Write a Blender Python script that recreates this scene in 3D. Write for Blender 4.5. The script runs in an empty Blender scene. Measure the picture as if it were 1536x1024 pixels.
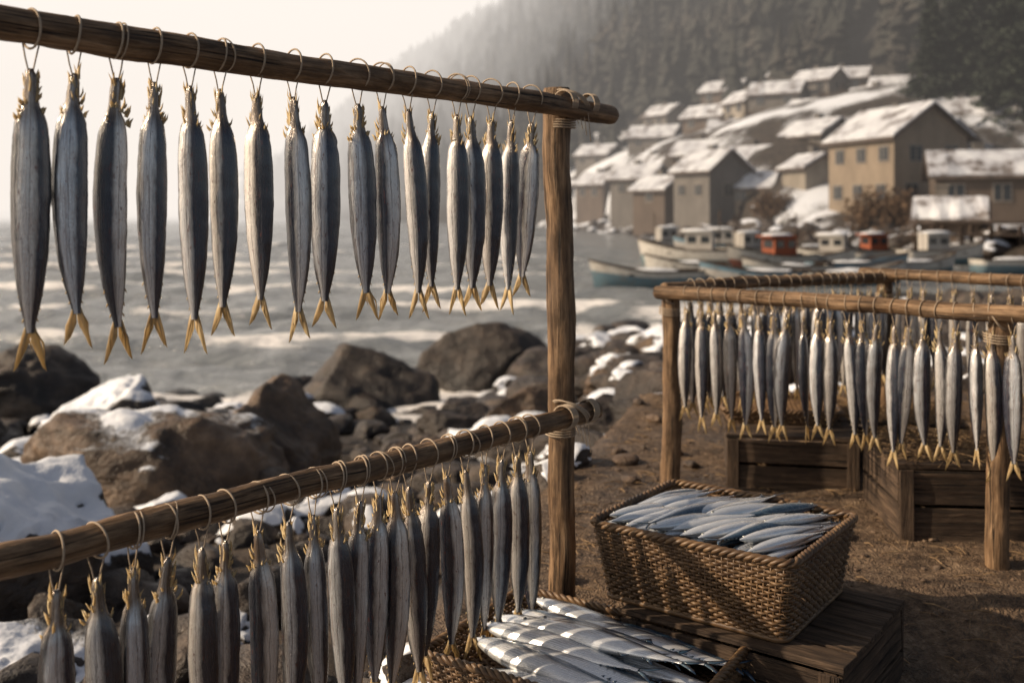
import bpy, math, random
import numpy as np
from mathutils import Vector, Matrix
random.seed(7); rng=np.random.default_rng(11)
scene=bpy.context.scene
COL=scene.collection
rad=math.radians
SEA=-1.7

# ---------------------------------------------------------------- noise
def _h(ix,iy,iz,seed):
    n=(ix.astype(np.int64)*374761393+iy.astype(np.int64)*668265263+iz.astype(np.int64)*2147483647+seed*974711)&0xffffffff
    n=((n^(n>>13))*1274126177)&0xffffffff
    n=((n^(n>>16))*2246822519)&0xffffffff
    return ((n^(n>>15))&0xffff)/65535.0
def vn(x,y,z=None,seed=0):
    x=np.asarray(x,float);y=np.asarray(y,float)
    z=np.zeros_like(x) if z is None else np.asarray(z,float)
    ix=np.floor(x);iy=np.floor(y);iz=np.floor(z)
    fx=x-ix;fy=y-iy;fz=z-iz
    fx=fx*fx*(3-2*fx);fy=fy*fy*(3-2*fy);fz=fz*fz*(3-2*fz)
    def c(a,b,d): return _h(ix+a,iy+b,iz+d,seed)
    x00=c(0,0,0)*(1-fx)+c(1,0,0)*fx; x10=c(0,1,0)*(1-fx)+c(1,1,0)*fx
    x01=c(0,0,1)*(1-fx)+c(1,0,1)*fx; x11=c(0,1,1)*(1-fx)+c(1,1,1)*fx
    return ((x00*(1-fy)+x10*fy)*(1-fz)+(x01*(1-fy)+x11*fy)*fz)*2-1
def fbm(x,y,z=None,o=4,seed=0):
    s=0;a=1;t=0;f=1
    for i in range(o):
        s=s+a*vn(np.asarray(x)*f,np.asarray(y)*f,None if z is None else np.asarray(z)*f,seed+i*17);t+=a;a*=.5;f*=2.03
    return s/t
def ss(x,a,b):
    t=np.clip((np.asarray(x,float)-a)/(b-a),0,1);return t*t*(3-2*t)

# ---------------------------------------------------------------- mesh helpers
class MB:
    def __init__(s): s.V=[];s.F=[];s.M=[];s.T=[];s.n=0
    def add(s,V,F,mi=0,T=None):
        V=np.asarray(V,float); 
        if T is None:T=V
        s.V.append(V);s.T.append(np.asarray(T,float));o=s.n
        for f in F: s.F.append(tuple(int(i)+o for i in f))
        s.M+= [mi]*len(F); s.n+=len(V)
    def mesh(s,name,mats,smooth=True):
        V=np.concatenate(s.V);T=np.concatenate(s.T)
        me=bpy.data.meshes.new(name); me.from_pydata(V.tolist(),[],s.F)
        for m in mats: me.materials.append(m)
        me.polygons.foreach_set('material_index',np.array(s.M,dtype=np.int32))
        me.polygons.foreach_set('use_smooth',np.full(len(s.F),smooth))
        a=me.attributes.new('tc','FLOAT_VECTOR','POINT');a.data.foreach_set('vector',T.astype(np.float32).ravel())
        me.update();return me
    def obj(s,name,mats,smooth=True,parent=None):
        if not s.V:return None
        o=bpy.data.objects.new(name,s.mesh(name,mats,smooth));COL.objects.link(o)
        if parent:o.parent=parent
        return o
def grid_mesh(name,X,Y,Z,mats,attrs={}):
    r,c=X.shape
    V=np.stack([X,Y,Z],-1).reshape(-1,3).astype(np.float32)
    idx=np.arange(r*c).reshape(r,c)
    Q=np.stack([idx[:-1,:-1],idx[:-1,1:],idx[1:,1:],idx[1:,:-1]],-1).reshape(-1,4).astype(np.int32)
    return arr_mesh(name,V,Q,mats,attrs)
def arr_mesh(name,V,Q,mats,attrs={},smooth=True):
    k=Q.shape[1];me=bpy.data.meshes.new(name)
    me.vertices.add(len(V));me.vertices.foreach_set('co',V.astype(np.float32).ravel())
    me.loops.add(Q.size);me.loops.foreach_set('vertex_index',Q.astype(np.int32).ravel())
    me.polygons.add(len(Q));me.polygons.foreach_set('loop_start',np.arange(0,Q.size,k,dtype=np.int32))
    me.polygons.foreach_set('loop_total',np.full(len(Q),k,dtype=np.int32))
    me.update(calc_edges=True)
    me.polygons.foreach_set('use_smooth',np.full(len(me.polygons),smooth))
    for m in mats:me.materials.append(m)
    for n,d in attrs.items():
        a=me.attributes.new(n,'FLOAT','POINT');a.data.foreach_set('value',np.asarray(d,dtype=np.float32).ravel())
    o=bpy.data.objects.new(name,me);COL.objects.link(o);return o
def empty(name,loc=(0,0,0),rz=0,s=1):
    e=bpy.data.objects.new(name,None);COL.objects.link(e);e.location=loc;e.rotation_euler=(0,0,rz);e.scale=(s,s,s);e.empty_display_size=.1;return e
def tube(P,R,sides=8,closed=False,cap=True,wob=0,seed=0):
    P=np.asarray(P,float);n=len(P);R=np.full(n,R,float) if np.isscalar(R) else np.asarray(R,float)
    if closed:T=np.roll(P,-1,0)-np.roll(P,1,0)
    else:T=np.gradient(P,axis=0)
    T/=np.linalg.norm(T,axis=1)[:,None]+1e-12
    u=np.cross(T[0],[0,0,1.0]); 
    if np.linalg.norm(u)<.2:u=np.cross(T[0],[1.0,0,0])
    u/=np.linalg.norm(u);U=[]
    for i in range(n):
        u=u-T[i]*np.dot(u,T[i]);u/=np.linalg.norm(u)+1e-12;U.append(u)
    U=np.array(U);W=np.cross(T,U)
    a=np.linspace(0,2*math.pi,sides,endpoint=False)
    L=np.concatenate([[0],np.cumsum(np.linalg.norm(np.diff(P,axis=0),axis=1))])
    ca,sa=np.cos(a),np.sin(a)
    RR=R[:,None]*np.ones((1,sides))
    if wob: RR=RR*(1+wob*fbm(ca[None]*1.6+0*RR,sa[None]*1.6+0*RR,L[:,None]*14+0*RR,4,seed))
    V=P[:,None]+U[:,None]*(ca[None]*RR)[...,None]+W[:,None]*(sa[None]*RR)[...,None]
    TC=np.stack([ca[None]*R[:,None]+0*RR,sa[None]*R[:,None]+0*RR,L[:,None]+0*RR+seed*3.7],-1)
    F=[]
    m=n if closed else n-1
    for i in range(m):
        j=(i+1)%n
        for k in range(sides):
            l=(k+1)%sides;F.append((i*sides+k,i*sides+l,j*sides+l,j*sides+k))
    if cap and not closed:
        F.append(tuple(range(sides))[::-1]);F.append(tuple((n-1)*sides+k for k in range(sides)))
    return V.reshape(-1,3),F,TC.reshape(-1,3)
def ring(c,axis,r,wr,sides=5,seg=20,tilt=0,sx=1):
    axis=Vector(axis).normalized();u=axis.cross(Vector((0,0,1)))
    if u.length<.1:u=axis.cross(Vector((1,0,0)))
    u.normalize();w=axis.cross(u)
    P=[]
    for i in range(seg):
        a=2*math.pi*i/seg
        P.append(Vector(c)+u*math.cos(a)*r*sx+w*math.sin(a)*r+axis*math.sin(a+1)*tilt)
    return tube(P,wr,sides,closed=True)
def boxv(c,s,R=None,jit=0):
    c=np.array(c,float);s=np.array(s,float)/2
    q=np.array([[x,y,z] for z in(-1,1) for y in(-1,1) for x in(-1,1)],float)*s
    if jit:q+=rng.uniform(-jit,jit,q.shape)
    ax=int(np.argmax(s));o=[i for i in range(3) if i!=ax]
    T=np.stack([q[:,o[0]],q[:,o[1]],q[:,ax]],-1)+rng.uniform(0,5,3)
    V=q if R is None else q@np.asarray(R).T
    F=[(0,2,3,1),(4,5,7,6),(0,1,5,4),(2,6,7,3),(0,4,6,2),(1,3,7,5)]
    return V+c,F,T
def rotz(a): c,s=math.cos(a),math.sin(a);return np.array([[c,-s,0],[s,c,0],[0,0,1.]])

# ---------------------------------------------------------------- materials
class NM:
    def __init__(s,name):
        s.m=bpy.data.materials.new(name);s.m.use_nodes=True;s.t=s.m.node_tree;s.b=s.t.nodes['Principled BSDF'];s.out=s.t.nodes['Material Output']
    def n(s,typ,props={},**k):
        nd=s.t.nodes.new(typ)
        for a,v in props.items():setattr(nd,a,v)
        for a,v in k.items():
            key=int(a[1:]) if a[0]=='i' and a[1:].isdigit() else a.replace('_',' ')
            s.set(nd.inputs[key],v)
        return nd
    def set(s,inp,v):
        if isinstance(v,bpy.types.NodeSocket):s.t.links.new(v,inp)
        else:
            if inp.type=='RGBA':
                if not isinstance(v,(tuple,list)):v=(v,v,v,1)
                elif len(v)==3:v=(*v,1)
            inp.default_value=v
    def attr(s,n,out='Vector'):return s.n('ShaderNodeAttribute',{'attribute_name':n}).outputs[out]
    def pos(s):return s.n('ShaderNodeNewGeometry').outputs['Position']
    def map(s,v,sc):return s.n('ShaderNodeMapping',Vector=v,Scale=sc).outputs[0]
    def noise(s,v,scale,detail=4,rough=.6,dist=0):return s.n('ShaderNodeTexNoise',Vector=v,Scale=scale,Detail=detail,Roughness=rough,Distortion=dist).outputs[0]
    def vor(s,v,scale,feature='F1'):return s.n('ShaderNodeTexVoronoi',{'feature':feature},Vector=v,Scale=scale).outputs['Distance']
    def ramp(s,f,stops):
        nd=s.n('ShaderNodeValToRGB',Fac=f);r=nd.color_ramp
        while len(r.elements)<len(stops):r.elements.new(.5)
        for e,(p,c) in zip(r.elements,stops):
            e.position=p;e.color=(*c,1) if isinstance(c,(tuple,list)) else (c,c,c,1)
        return nd.outputs[0]
    def mr(s,f,a,b,c=0,d=1):return s.n('ShaderNodeMapRange',Value=f,From_Min=a,From_Max=b,To_Min=c,To_Max=d).outputs[0]
    def math(s,op,a,b=0):
        return s.n('ShaderNodeMath',{'operation':op},i0=a,i1=b).outputs[0]
    def mix(s,f,a,b,bt='MIX'):
        nd=s.n('ShaderNodeMix',{'data_type':'RGBA','blend_type':bt})
        s.set(nd.inputs[0],f);s.set(nd.inputs[6],a);s.set(nd.inputs[7],b);return nd.outputs[2]
    def bump(s,h,st=.5,d=.01,n=None):
        b=s.n('ShaderNodeBump',Strength=st,Distance=d,Height=h)
        if n is not None:s.set(b.inputs['Normal'],n)
        return b.outputs[0]
    def done(s,col=None,rough=None,metal=None,normal=None,spec=None):
        if col is not None:s.set(s.b.inputs['Base Color'],col)
        if rough is not None:s.set(s.b.inputs['Roughness'],rough)
        if metal is not None:s.set(s.b.inputs['Metallic'],metal)
        if normal is not None:s.set(s.b.inputs['Normal'],normal)
        if spec is not None:s.set(s.b.inputs['Specular IOR Level'],spec)
        return s.m
def wood(name,dark,mid,light,gs=1.0,rough=.62):
    k=NM(name);tc=k.attr('tc')
    g=k.noise(k.map(tc,(110*gs,110*gs,7*gs)),1,5,.7,.6)
    g2=k.noise(k.map(tc,(30*gs,30*gs,12*gs)),1,4,.65)
    cr=k.noise(k.map(tc,(200*gs,200*gs,4*gs)),1,3,.7,.4)
    c=k.ramp(g,[(.3,dark),(.48,mid),(.68,light)])
    c=k.mix(k.mr(g2,.35,.6,.75,0),c,dark)
    crk=k.mr(cr,.34,.42,1,0)
    c=k.mix(crk,c,tuple(x*.3 for x in dark))
    h=k.math('SUBTRACT',k.math('ADD',g,k.math('MULTIPLY',g2,.8)),k.math('MULTIPLY',crk,.8))
    return k.done(c,rough,0,k.bump(h,1.,.004/gs),.35)
M_pole=wood('pole_wood',(.052,.029,.015),(.20,.118,.060),(.39,.255,.145))
M_crate=wood('crate_wood',(.024,.015,.010),(.075,.048,.030),(.15,.10,.065),.8,.8)
M_dock=wood('dock_wood',(.04,.028,.02),(.09,.065,.05),(.16,.12,.1),.1,.9)
k=NM('twine');tc=k.attr('tc');M_twine=k.done(k.ramp(k.noise(tc,900,2),[(.3,(.22,.155,.10)),(.7,(.52,.42,.31))]),.8)
k=NM('wicker');tc=k.attr('tc');nz=k.noise(k.map(tc,(90,90,30)),1,3);p=k.pos();n2=k.noise(p,14,3)
M_wick=k.done(k.mix(k.mr(n2,.35,.65,.6,0),k.ramp(nz,[(.3,(.065,.033,.015)),(.55,(.19,.11,.05)),(.8,(.36,.235,.125))]),(.05,.027,.014)),.48,0,k.bump(nz,.4,.002))
k=NM('straw');p=k.pos();M_straw=k.done(k.ramp(k.noise(p,60,2),[(.3,(.12,.07,.035)),(.6,(.28,.18,.09)),(.8,(.45,.32,.18))]),.8)
def fishmat(name,blue,belly,fresh):
    k=NM(name);tc=k.attr('tc');sp=k.n('ShaderNodeSeparateXYZ',Vector=tc)
    oi=k.n('ShaderNodeObjectInfo').outputs['Random']
    off=k.n('ShaderNodeCombineXYZ',X=k.math('MULTIPLY',oi,37.),Y=k.math('MULTIPLY',oi,19.),Z=0.).outputs[0]
    t2=k.n('ShaderNodeVectorMath',{'operation':'ADD'},i0=tc,i1=off).outputs[0]
    n1=k.noise(k.map(t2,(3,3,9)),1,4,.65)
    n2=k.noise(k.map(t2,(9,9,6)),1,5,.72,.6)
    d=k.math('ADD',sp.outputs[0],k.math('MULTIPLY',k.math('SUBTRACT',n1,.5),.5))
    if fresh:c=k.ramp(k.mr(d,-1,1),[(0,belly),(.46,belly),(.58,tuple(x*.5 for x in belly)),(.67,blue),(1,tuple(x*.45 for x in blue))])
    else:c=k.ramp(k.mr(d,-1,1),[(0,belly),(.42,belly),(.52,tuple(x*.5 for x in belly)),(.60,blue),(1,tuple(x*.45 for x in blue))])
    if not fresh:
        brown=k.mr(n2,.46,.60,0,.85)
        bm=k.mr(sp.outputs[0],-.9,.6,1,.1)
        c=k.mix(k.math('MULTIPLY',brown,k.math('MULTIPLY',bm,k.mr(oi,0,1,.15,1))),c,(.20,.095,.05))
        c=k.mix(k.mr(k.math('ADD',sp.outputs[0],k.math('MULTIPLY',k.math('SUBTRACT',n1,.5),.35)),-.70,-.88,0,.94),c,(.022,.022,.026))
        ln=k.mr(k.math('ABSOLUTE',k.math('SUBTRACT',k.math('ADD',sp.outputs[0],k.math('MULTIPLY',n1,.35)),-.08)),.0,.05,.7,0)
        c=k.mix(ln,c,(.05,.035,.03))
        blot=k.mr(k.noise(k.map(t2,(5,5,26)),1,4,.75),.60,.66,0,.85)
        c=k.mix(blot,c,(.13,.025,.013))
        hd=k.mr(sp.outputs[2],.20,.13,0,1)
        c=k.mix(k.math('MULTIPLY',hd,k.mr(n2,.4,.6,.4,1)),c,(.17,.11,.06))
        c=k.mix(1.0,c,k.ramp(oi,[(0,(.70,.72,.76)),(.5,(1,.96,.91)),(1,(.86,.92,1))]),'MULTIPLY')
    else:
        st=k.mr(k.noise(k.map(t2,(2,2,45)),1,3,.6,1.5),.5,.6,0,1)
        c=k.mix(k.math('MULTIPLY',st,k.mr(sp.outputs[0],.1,.5,0,.45)),c,(.10,.15,.2))
    r=k.mr(n2,.3,.7,.16 if fresh else .14,.36 if fresh else .38)
    h=k.math('ADD',k.math('MULTIPLY',n2,1.0),k.math('MULTIPLY',k.vor(k.map(tc,(8,8,90)),1),.12 if fresh else .3))
    k.b.inputs['Coat Weight'].default_value=.8;k.b.inputs['Coat Roughness'].default_value=.14
    return k.done(c,r,k.mr(sp.outputs[0],.1,.5,.55 if fresh else .5,.1),k.bump(h,.35 if fresh else .6,.0016),.9)
M_fish=fishmat('dried_fish_skin',(.012,.020,.040),(.80,.78,.75),False)
M_fresh=fishmat('fresh_fish_skin',(.030,.075,.13),(.76,.78,.80),True)
k=NM('fish_fin');tc=k.attr('tc');f=k.noise(k.map(tc,(60,60,20)),1,3)
M_fin=k.done(k.ramp(f,[(.3,(.28,.18,.08)),(.5,(.62,.48,.26)),(.75,(.80,.70,.46))]),.45)
tr=k.n('ShaderNodeBsdfTranslucent',Color=(.85,.66,.36));mx=k.n('ShaderNodeMixShader',Fac=.4);k.t.links.new(k.b.outputs[0],mx.inputs[1]);k.t.links.new(tr.outputs[0],mx.inputs[2]);k.t.links.new(mx.outputs[0],k.out.inputs[0])
M_eye=NM('fish_eye').done((.01,.01,.012),.1)
# snow / rocks
def snowcol(k,p): return k.ramp(k.noise(p,6,3),[(.3,(.66,.70,.78)),(.7,(.82,.84,.87))])
def rockmat(name,dark,mid,light,wetz=True):
    k=NM(name);p=k.pos();s=k.attr('snow','Fac')
    n1=k.noise(p,3.2,6,.65,.4);n2=k.noise(p,26,5,.7);n3=k.noise(k.map(p,(3,3,11)),1,4,.6,1)
    c=k.ramp(n1,[(.32,dark),(.5,mid),(.68,light)])
    c=k.mix(k.mr(n3,.35,.6,.6,0),c,dark)
    c=k.mix(k.mr(n2,.3,.7,.4,0),c,(.01,.008,.007))
    z=k.n('ShaderNodeSeparateXYZ',Vector=p).outputs[2]
    wet=k.mr(k.math('ADD',z,k.math('MULTIPLY',n1,.3)),-1.45,-1.0,1,0)
    c=k.mix(k.math('MULTIPLY',wet,.75),c,(.012,.010,.009))
    sm=k.mr(k.math('ADD',s,k.math('MULTIPLY',k.math('SUBTRACT',n2,.5),.5)),.42,.56)
    c=k.mix(sm,c,snowcol(k,p))
    r=k.math('SUBTRACT',k.mr(n2,.3,.7,.40,.68),k.math('MULTIPLY',wet,.22))
    h=k.math('ADD',k.math('MULTIPLY',n1,2.),k.math('ADD',k.math('MULTIPLY',n2,.6),k.math('MULTIPLY',n3,.8)))
    h=k.mix(sm,h,k.math('MULTIPLY',k.noise(p,12,3),.35))
    return k.done(c,r,0,k.bump(h,.9,.035),.5)
M_rock=rockmat('rock',(.042,.027,.018),(.155,.098,.060),(.33,.225,.145))
M_rockd=rockmat('dark_rock',(.017,.013,.011),(.062,.045,.035),(.155,.112,.082))
# ground
k=NM('ground');p=k.pos();sn=k.attr('snow','Fac');ea=k.attr('earth','Fac');fo=k.attr('forest','Fac')
n1=k.noise(p,2.2,6,.65);n2=k.noise(p,40,5,.75);n3=k.noise(p,9,5,.65);n0=k.noise(p,1.3,3,.6)
vo=k.vor(k.n('ShaderNodeVectorMath',{'operation':'ADD'},i0=p,i1=k.n('ShaderNodeTexNoise',Vector=p,Scale=14.,Detail=2.).outputs['Color']).outputs[0],26)
earth=k.ramp(n3,[(.3,(.046,.028,.016)),(.5,(.145,.090,.052)),(.7,(.28,.19,.115))])
earth=k.mix(k.mr(n0,.42,.58,.65,0),earth,(.042,.026,.017))
earth=k.mix(k.mr(n2,.5,.7,0,.6),earth,(.35,.255,.17))
earth=k.mix(k.mr(n2,.48,.32,0,.8),earth,(.018,.012,.008))
rock=k.ramp(n1,[(.3,(.02,.016,.013)),(.5,(.06,.045,.035)),(.7,(.15,.11,.08))])
rock=k.mix(k.mr(n2,.3,.6,.6,0),rock,(.012,.010,.009))
c=k.mix(ea,rock,earth)
z=k.n('ShaderNodeSeparateXYZ',Vector=p).outputs[2]
wet=k.mr(z,-1.6,-1.2,1,0);c=k.mix(k.math('MULTIPLY',wet,k.mr(fo,0,.5,.8,0)),c,(.012,.011,.010))
c=k.mix(fo,c,k.ramp(n1,[(.3,(.014,.013,.011)),(.7,(.036,.032,.026))]))
sm=k.mr(k.math('ADD',sn,k.math('MULTIPLY',k.math('SUBTRACT',n3,.5),.8)),.45,.55)
c=k.mix(sm,c,snowcol(k,p))
h=k.math('ADD',k.math('MULTIPLY',n3,1.4),k.math('SUBTRACT',k.math('MULTIPLY',n2,1.1),k.math('MULTIPLY',vo,.7)))
h=k.mix(sm,h,k.math('MULTIPLY',n3,.6))
dry=k.math('MULTIPLY',k.mr(n0,.42,.58,.35,0),ea)
M_ground=k.done(c,k.math('SUBTRACT',k.math('SUBTRACT',.85,dry),k.math('MULTIPLY',wet,.45)),0,k.bump(h,1.,.013),.4)
# sea
k=NM('sea');p=k.pos();fo=k.attr('foam','Fac')
w1=k.noise(k.map(p,(.9,2.6,1)),1,6,.65,.6);w2=k.noise(k.map(p,(5,11,1)),1,3,.6);w3=k.noise(k.map(p,(1.1,2.4,1)),1.3,7,.80,1.2)
fm=k.mr(k.math('ADD',fo,k.math('MULTIPLY',k.math('SUBTRACT',w3,.5),2.0)),.45,.85)
h=k.math('ADD',k.math('MULTIPLY',w1,1.),k.math('MULTIPLY',w2,.18))
c=k.mix(fm,(.20,.215,.22),(.84,.82,.80))
M_sea=k.done(c,k.math('ADD',.14,k.math('MULTIPLY',fm,.5)),0,k.bump(h,1.,.17),1.)

# ---------------------------------------------------------------- terrain
def y_shore(x): return np.minimum(11.8+7*ss(x,-1,2)+np.maximum(0,x-2)*1.5,30)
def edge_x(y): return np.interp(y,[-3,1.6,1.9,3.28,4.0,6],[-.5,-.32,-.23,.18,.42,1.0])
def near_h(x,y,noise=True):
    ys=y_shore(x)
    zl=np.interp(y,[-3,0,2.5,3.6,5.5],[-.2,-.25,-.42,-.55,-.80])
    tl=np.clip((y-5.5)/(ys-5.5),0,3);zl=np.where(y>5.5,-.80-.9*tl,zl)
    zr=np.interp(y,[-3,1.75,2.1,4.5],[-.1,-.1,0,0]);tr=np.clip((y-4.5)/(ys-4.5),0,3)
    zr=np.where(y>4.5,-1.7*tr**.8,zr)
    m=ss(x-edge_x(y),-.38,.06)
    z=zl*(1-m)+zr*m
    if noise:
        a=(1-m*ss(6-y,0,2))
        z=z+a*(.10*fbm(x*1.3,y*1.3,None,5,3)+.05*np.abs(fbm(x*5,y*5,None,4,9)))+.014*fbm(x*4,y*4,None,4,5)*ss(y,2,3)+.006*fbm(x*18,y*18,None,3,6)
    return np.maximum(z,-3.2),m
def far_h(x,y):
    s=(x-22)*.987+(y-44)*.161+1.5*fbm(x*.08,y*.08,None,3,21)
    hv=np.where(s>0,-1.7+1.7*(1-np.exp(-np.maximum(s,0)/2.5))+4.7*np.maximum(s-4,1e-6)**.35*ss(y,65,105),-1.7+.3*s)
    rx=x+30;ry=y-430;al=(.474*rx-.881*ry)/295.;pp=-.881*rx-.474*ry
    H=np.interp(al,[-.5,-.36,-.2,0,.1,.3756,.536,.8,1.6],[-6,-3,18,52,62,68,84,92,92])
    H=H*(1+.10*fbm(x*.02,y*.02,None,4,31))
    hill=-4+(H+4)*(1-ss(np.abs(pp),0,112))+1.5*fbm(x*.05,y*.05,None,3,41)*(np.abs(pp)<105)
    return np.maximum(np.maximum(hv,hill),-5),s,hill,hv
def ground_h(x,y):
    a,m=near_h(x,y);b,s,hl,hv=far_h(x,y)
    b=np.where(y<24,-5,b);return np.maximum(a,b)
nc,nr=600,640
u=np.linspace(-.95,.95,nc);yy=1.5*(430.)**(np.linspace(0,1,nr))-3.0
U,Yg=np.meshgrid(u,yy);Xg=U*(Yg+3.4)
an,mm=near_h(Xg,Yg);bf,sf,hl,hv=far_h(Xg,Yg);bf=np.where(Yg<24,-5,bf)
Zg=np.maximum(an,bf);far=bf>an
earth=mm*ss(8-Yg,0,3)
sn=.36+.42*fbm(Xg*.7,Yg*.7,None,4,77)
sn=np.where((mm>.5)&(Yg<4.5),sn-.36,sn)
sn=sn+.45*ss(Xg-edge_x(Yg),.6,1.8)*ss(Yg,5,7)*ss(Xg,1.2,2.5)
sn=np.where(Zg<SEA+.25,0,sn)
snl=.6*np.exp(-((Xg+1.35)**2+(Yg-2.5)**2)/.10)+.8*np.exp(-((Xg+.26)**2/.018+(Yg-1.85)**2/.10))+.6*np.exp(-((Xg-.80)**2/.10+(Yg-4.7)**2/.35))+.5*np.exp(-((Xg-1.45)**2/.03+(Yg-2.2)**2/.05))+.45*np.exp(-((Xg-.33)**2/.02+(Yg-2.9)**2/.10))
sn=sn+snl
sn=np.where(far,np.where(hl>hv,.06,.46)+.6*fbm(Xg*.2,Yg*.2,None,4,88)*np.where(hl>hv,.5,1),sn)
grid_mesh('ground',Xg,Yg,Zg,[M_ground],{'snow':sn,'earth':np.where(far,0,earth),'forest':np.where(far&(hl>hv),1,np.where(far,.4,0))})

# rocks list (used by the surf as well)
B=[((-2.02,5.5,-.80),(.78,.58,.66),.2,1,-.25,0),((-1.45,6.1,-.86),(.58,.50,.72),.7,2,.0,0),
((-1.78,3.45,-.56),(.60,.46,.66),.3,3,1.0,1),((-3.35,8,-1.2),(.66,.5,.78),.2,4,.15,1),
((-5.2,10.6,-1.6),(.95,.7,1.0),.6,5,.0,1),((-1.9,12.6,-1.65),(1.0,.6,.92),.1,6,0,1),((-.35,14.2,-1.6),(1.05,.7,.80),.4,7,0,1),
((.45,13.2,-1.55),(.8,.6,.55),1.4,8,0,1),((.68,6.4,-.62),(.30,.24,.30),.2,9,0,1),((-1.6,11.4,-1.7),(.32,.25,.30),0,10,0,0),
((-.95,4.9,-.80),(.30,.24,.28),.5,12,.5,0),((-2.9,6.9,-1.05),(.35,.3,.33),.5,13,.3,1),((1.6,16,-1.6),(.7,.5,.5),.5,14,.3,1),
((.2,9.0,-1.15),(.6,.4,.42),.9,15,0,0),((-.55,9.6,-1.35),(.5,.35,.36),.2,16,0,1),((1.15,9.8,-.95),(.5,.35,.38),.2,17,.1,0),
((-1.35,2.65,-.50),(.34,.28,.26),.2,18,.25,1),((-.9,3.1,-.58),(.26,.2,.2),1.2,19,.3,1),((1.9,11.5,-1.0),(.7,.5,.5),.2,20,.6,0),((3.2,13,-1.1),(.9,.5,.55),.9,21,.6,1),((-.6,6.9,-1.0),(.36,.3,.26),.9,22,0,0),
((-2.9,13.6,-1.75),(.45,.35,.35),.3,23,0,1),((-1.0,12.0,-1.72),(.42,.3,.32),.8,24,0,1),((.9,15.6,-1.7),(.6,.45,.4),.1,25,0,1),((-.9,15.8,-1.75),(.5,.4,.36),.1,26,0,1),((2.0,17.6,-1.7),(.7,.5,.45),.4,27,.3,1),((-4.0,12.2,-1.75),(.5,.4,.4),.1,28,0,1)]
# sea
nc,nr=520,760
u=np.linspace(-1.5,1.5,nc);yy=6*(900.)**(np.linspace(0,1,nr))-2.
U,Ys=np.meshgrid(u,yy);Xs=U*(Ys+4)
warp=fbm(Xs*.09,Ys*.09,None,4,5)*2.5
amp=ss(Ys,4,12)*(1-ss(Ys,110,260))
ph=(Ys*1.0+Xs*.12)/.95+warp*1.8
sw=np.sin(ph);sw=((sw*.5+.5)**2.4)
lz=vn(Xs*.14,Ys*.35,None,62)*.5+.5
calm=1-.8*ss(Xs,1.5,8)
Zs=SEA+amp*calm*(.28*sw*(.25+1.0*lz)+.17*fbm(Xs*.8,Ys*1.9,None,5,8)-.06)
gh=ground_h(Xs,np.minimum(Ys,440));depth=SEA-gh
brk=ss(fbm(Xs*.6,Ys*1.0,None,5,71),-.20,.30)
foam=.66*ss(.45-depth,0,.4)+.80*ss(sw*(.40+.85*lz),.40,.92)*brk*calm*(1-ss(Ys,60,130))+.34*brk*calm*(1-.5*ss(Ys,40,90))
for b in B:
    if b[0][1]>10 and b[0][2]<-1.4:
        q=((Xs-b[0][0])/(b[1][0]*1.6))**2+((Ys-b[0][1])/(b[1][1]*2.1))**2;foam=foam+.75*np.exp(-np.maximum(q-.3,0)*1.2)
foam=np.where(gh>SEA+.2,0,foam)
foam=foam-.3*ss(Xs,3,8)
grid_mesh('sea',Xs,Ys,Zs,[M_sea],{'foam':foam})

# ---------------------------------------------------------------- rocks
_ico={}
def ico(sub):
    if sub not in _ico:
        import bmesh
        b=bmesh.new();bmesh.ops.create_icosphere(b,subdivisions=sub,radius=1);b.verts.ensure_lookup_table()
        _ico[sub]=(np.array([v.co[:] for v in b.verts]),np.array([[v.index for v in f.verts] for f in b.faces]));b.free()
    return _ico[sub]
def rockshape(sub,seed,rough=.16,cuts=9):
    V,F=ico(sub);V=V.copy();r=np.random.default_rng(seed)
    for i in range(cuts):
        n=r.normal(size=3);n/=np.linalg.norm(n);d=r.uniform(.55,.85)
        t=V@n-d;V=V-np.maximum(t,0)[:,None]*n*.92
    nrm=V/np.linalg.norm(V,axis=1)[:,None];o=r.uniform(0,50,3)
    V=V+nrm*(rough*fbm(V[:,0]*1.8+o[0],V[:,1]*1.8+o[1],V[:,2]*1.8+o[2],5,seed)-.10*rough*6*np.abs(fbm(V[:,0]*3+o[1],V[:,1]*3,V[:,2]*6,3,seed+5)))[:,None]
    return V,F
def vnormals(V,F):
    n=np.cross(V[F[:,1]]-V[F[:,0]],V[F[:,2]]-V[F[:,0]]);N=np.zeros_like(V)
    for i in range(3):np.add.at(N,F[:,i],n)
    return N/(np.linalg.norm(N,axis=1)[:,None]+1e-12)
def boulder(loc,size,rz,seed,snow=0,mat=None,sub=6):
    V,F=rockshape(sub,seed);V=V*np.array(size);V=V@rotz(rz).T
    N=vnormals(V,F);s=ss(N[:,2],.35,.8)*(.5+.9*fbm(V[:,0]*2.2+seed,V[:,1]*2.2,V[:,2]*0,3,seed)+snow)
    s=np.clip(s,0,1)*(snow!=0);V=V+np.array([0,0,1])*(ss(s,.4,.9)*.045*(size[0]))[:,None]
    o=arr_mesh('boulder',V,F,[mat or M_rock],{'snow':s});o.location=loc;return o
for b in B:boulder(*b[:5],M_rockd if b[5] else M_rock,6 if b[0][1]<11 else 5)
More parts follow.
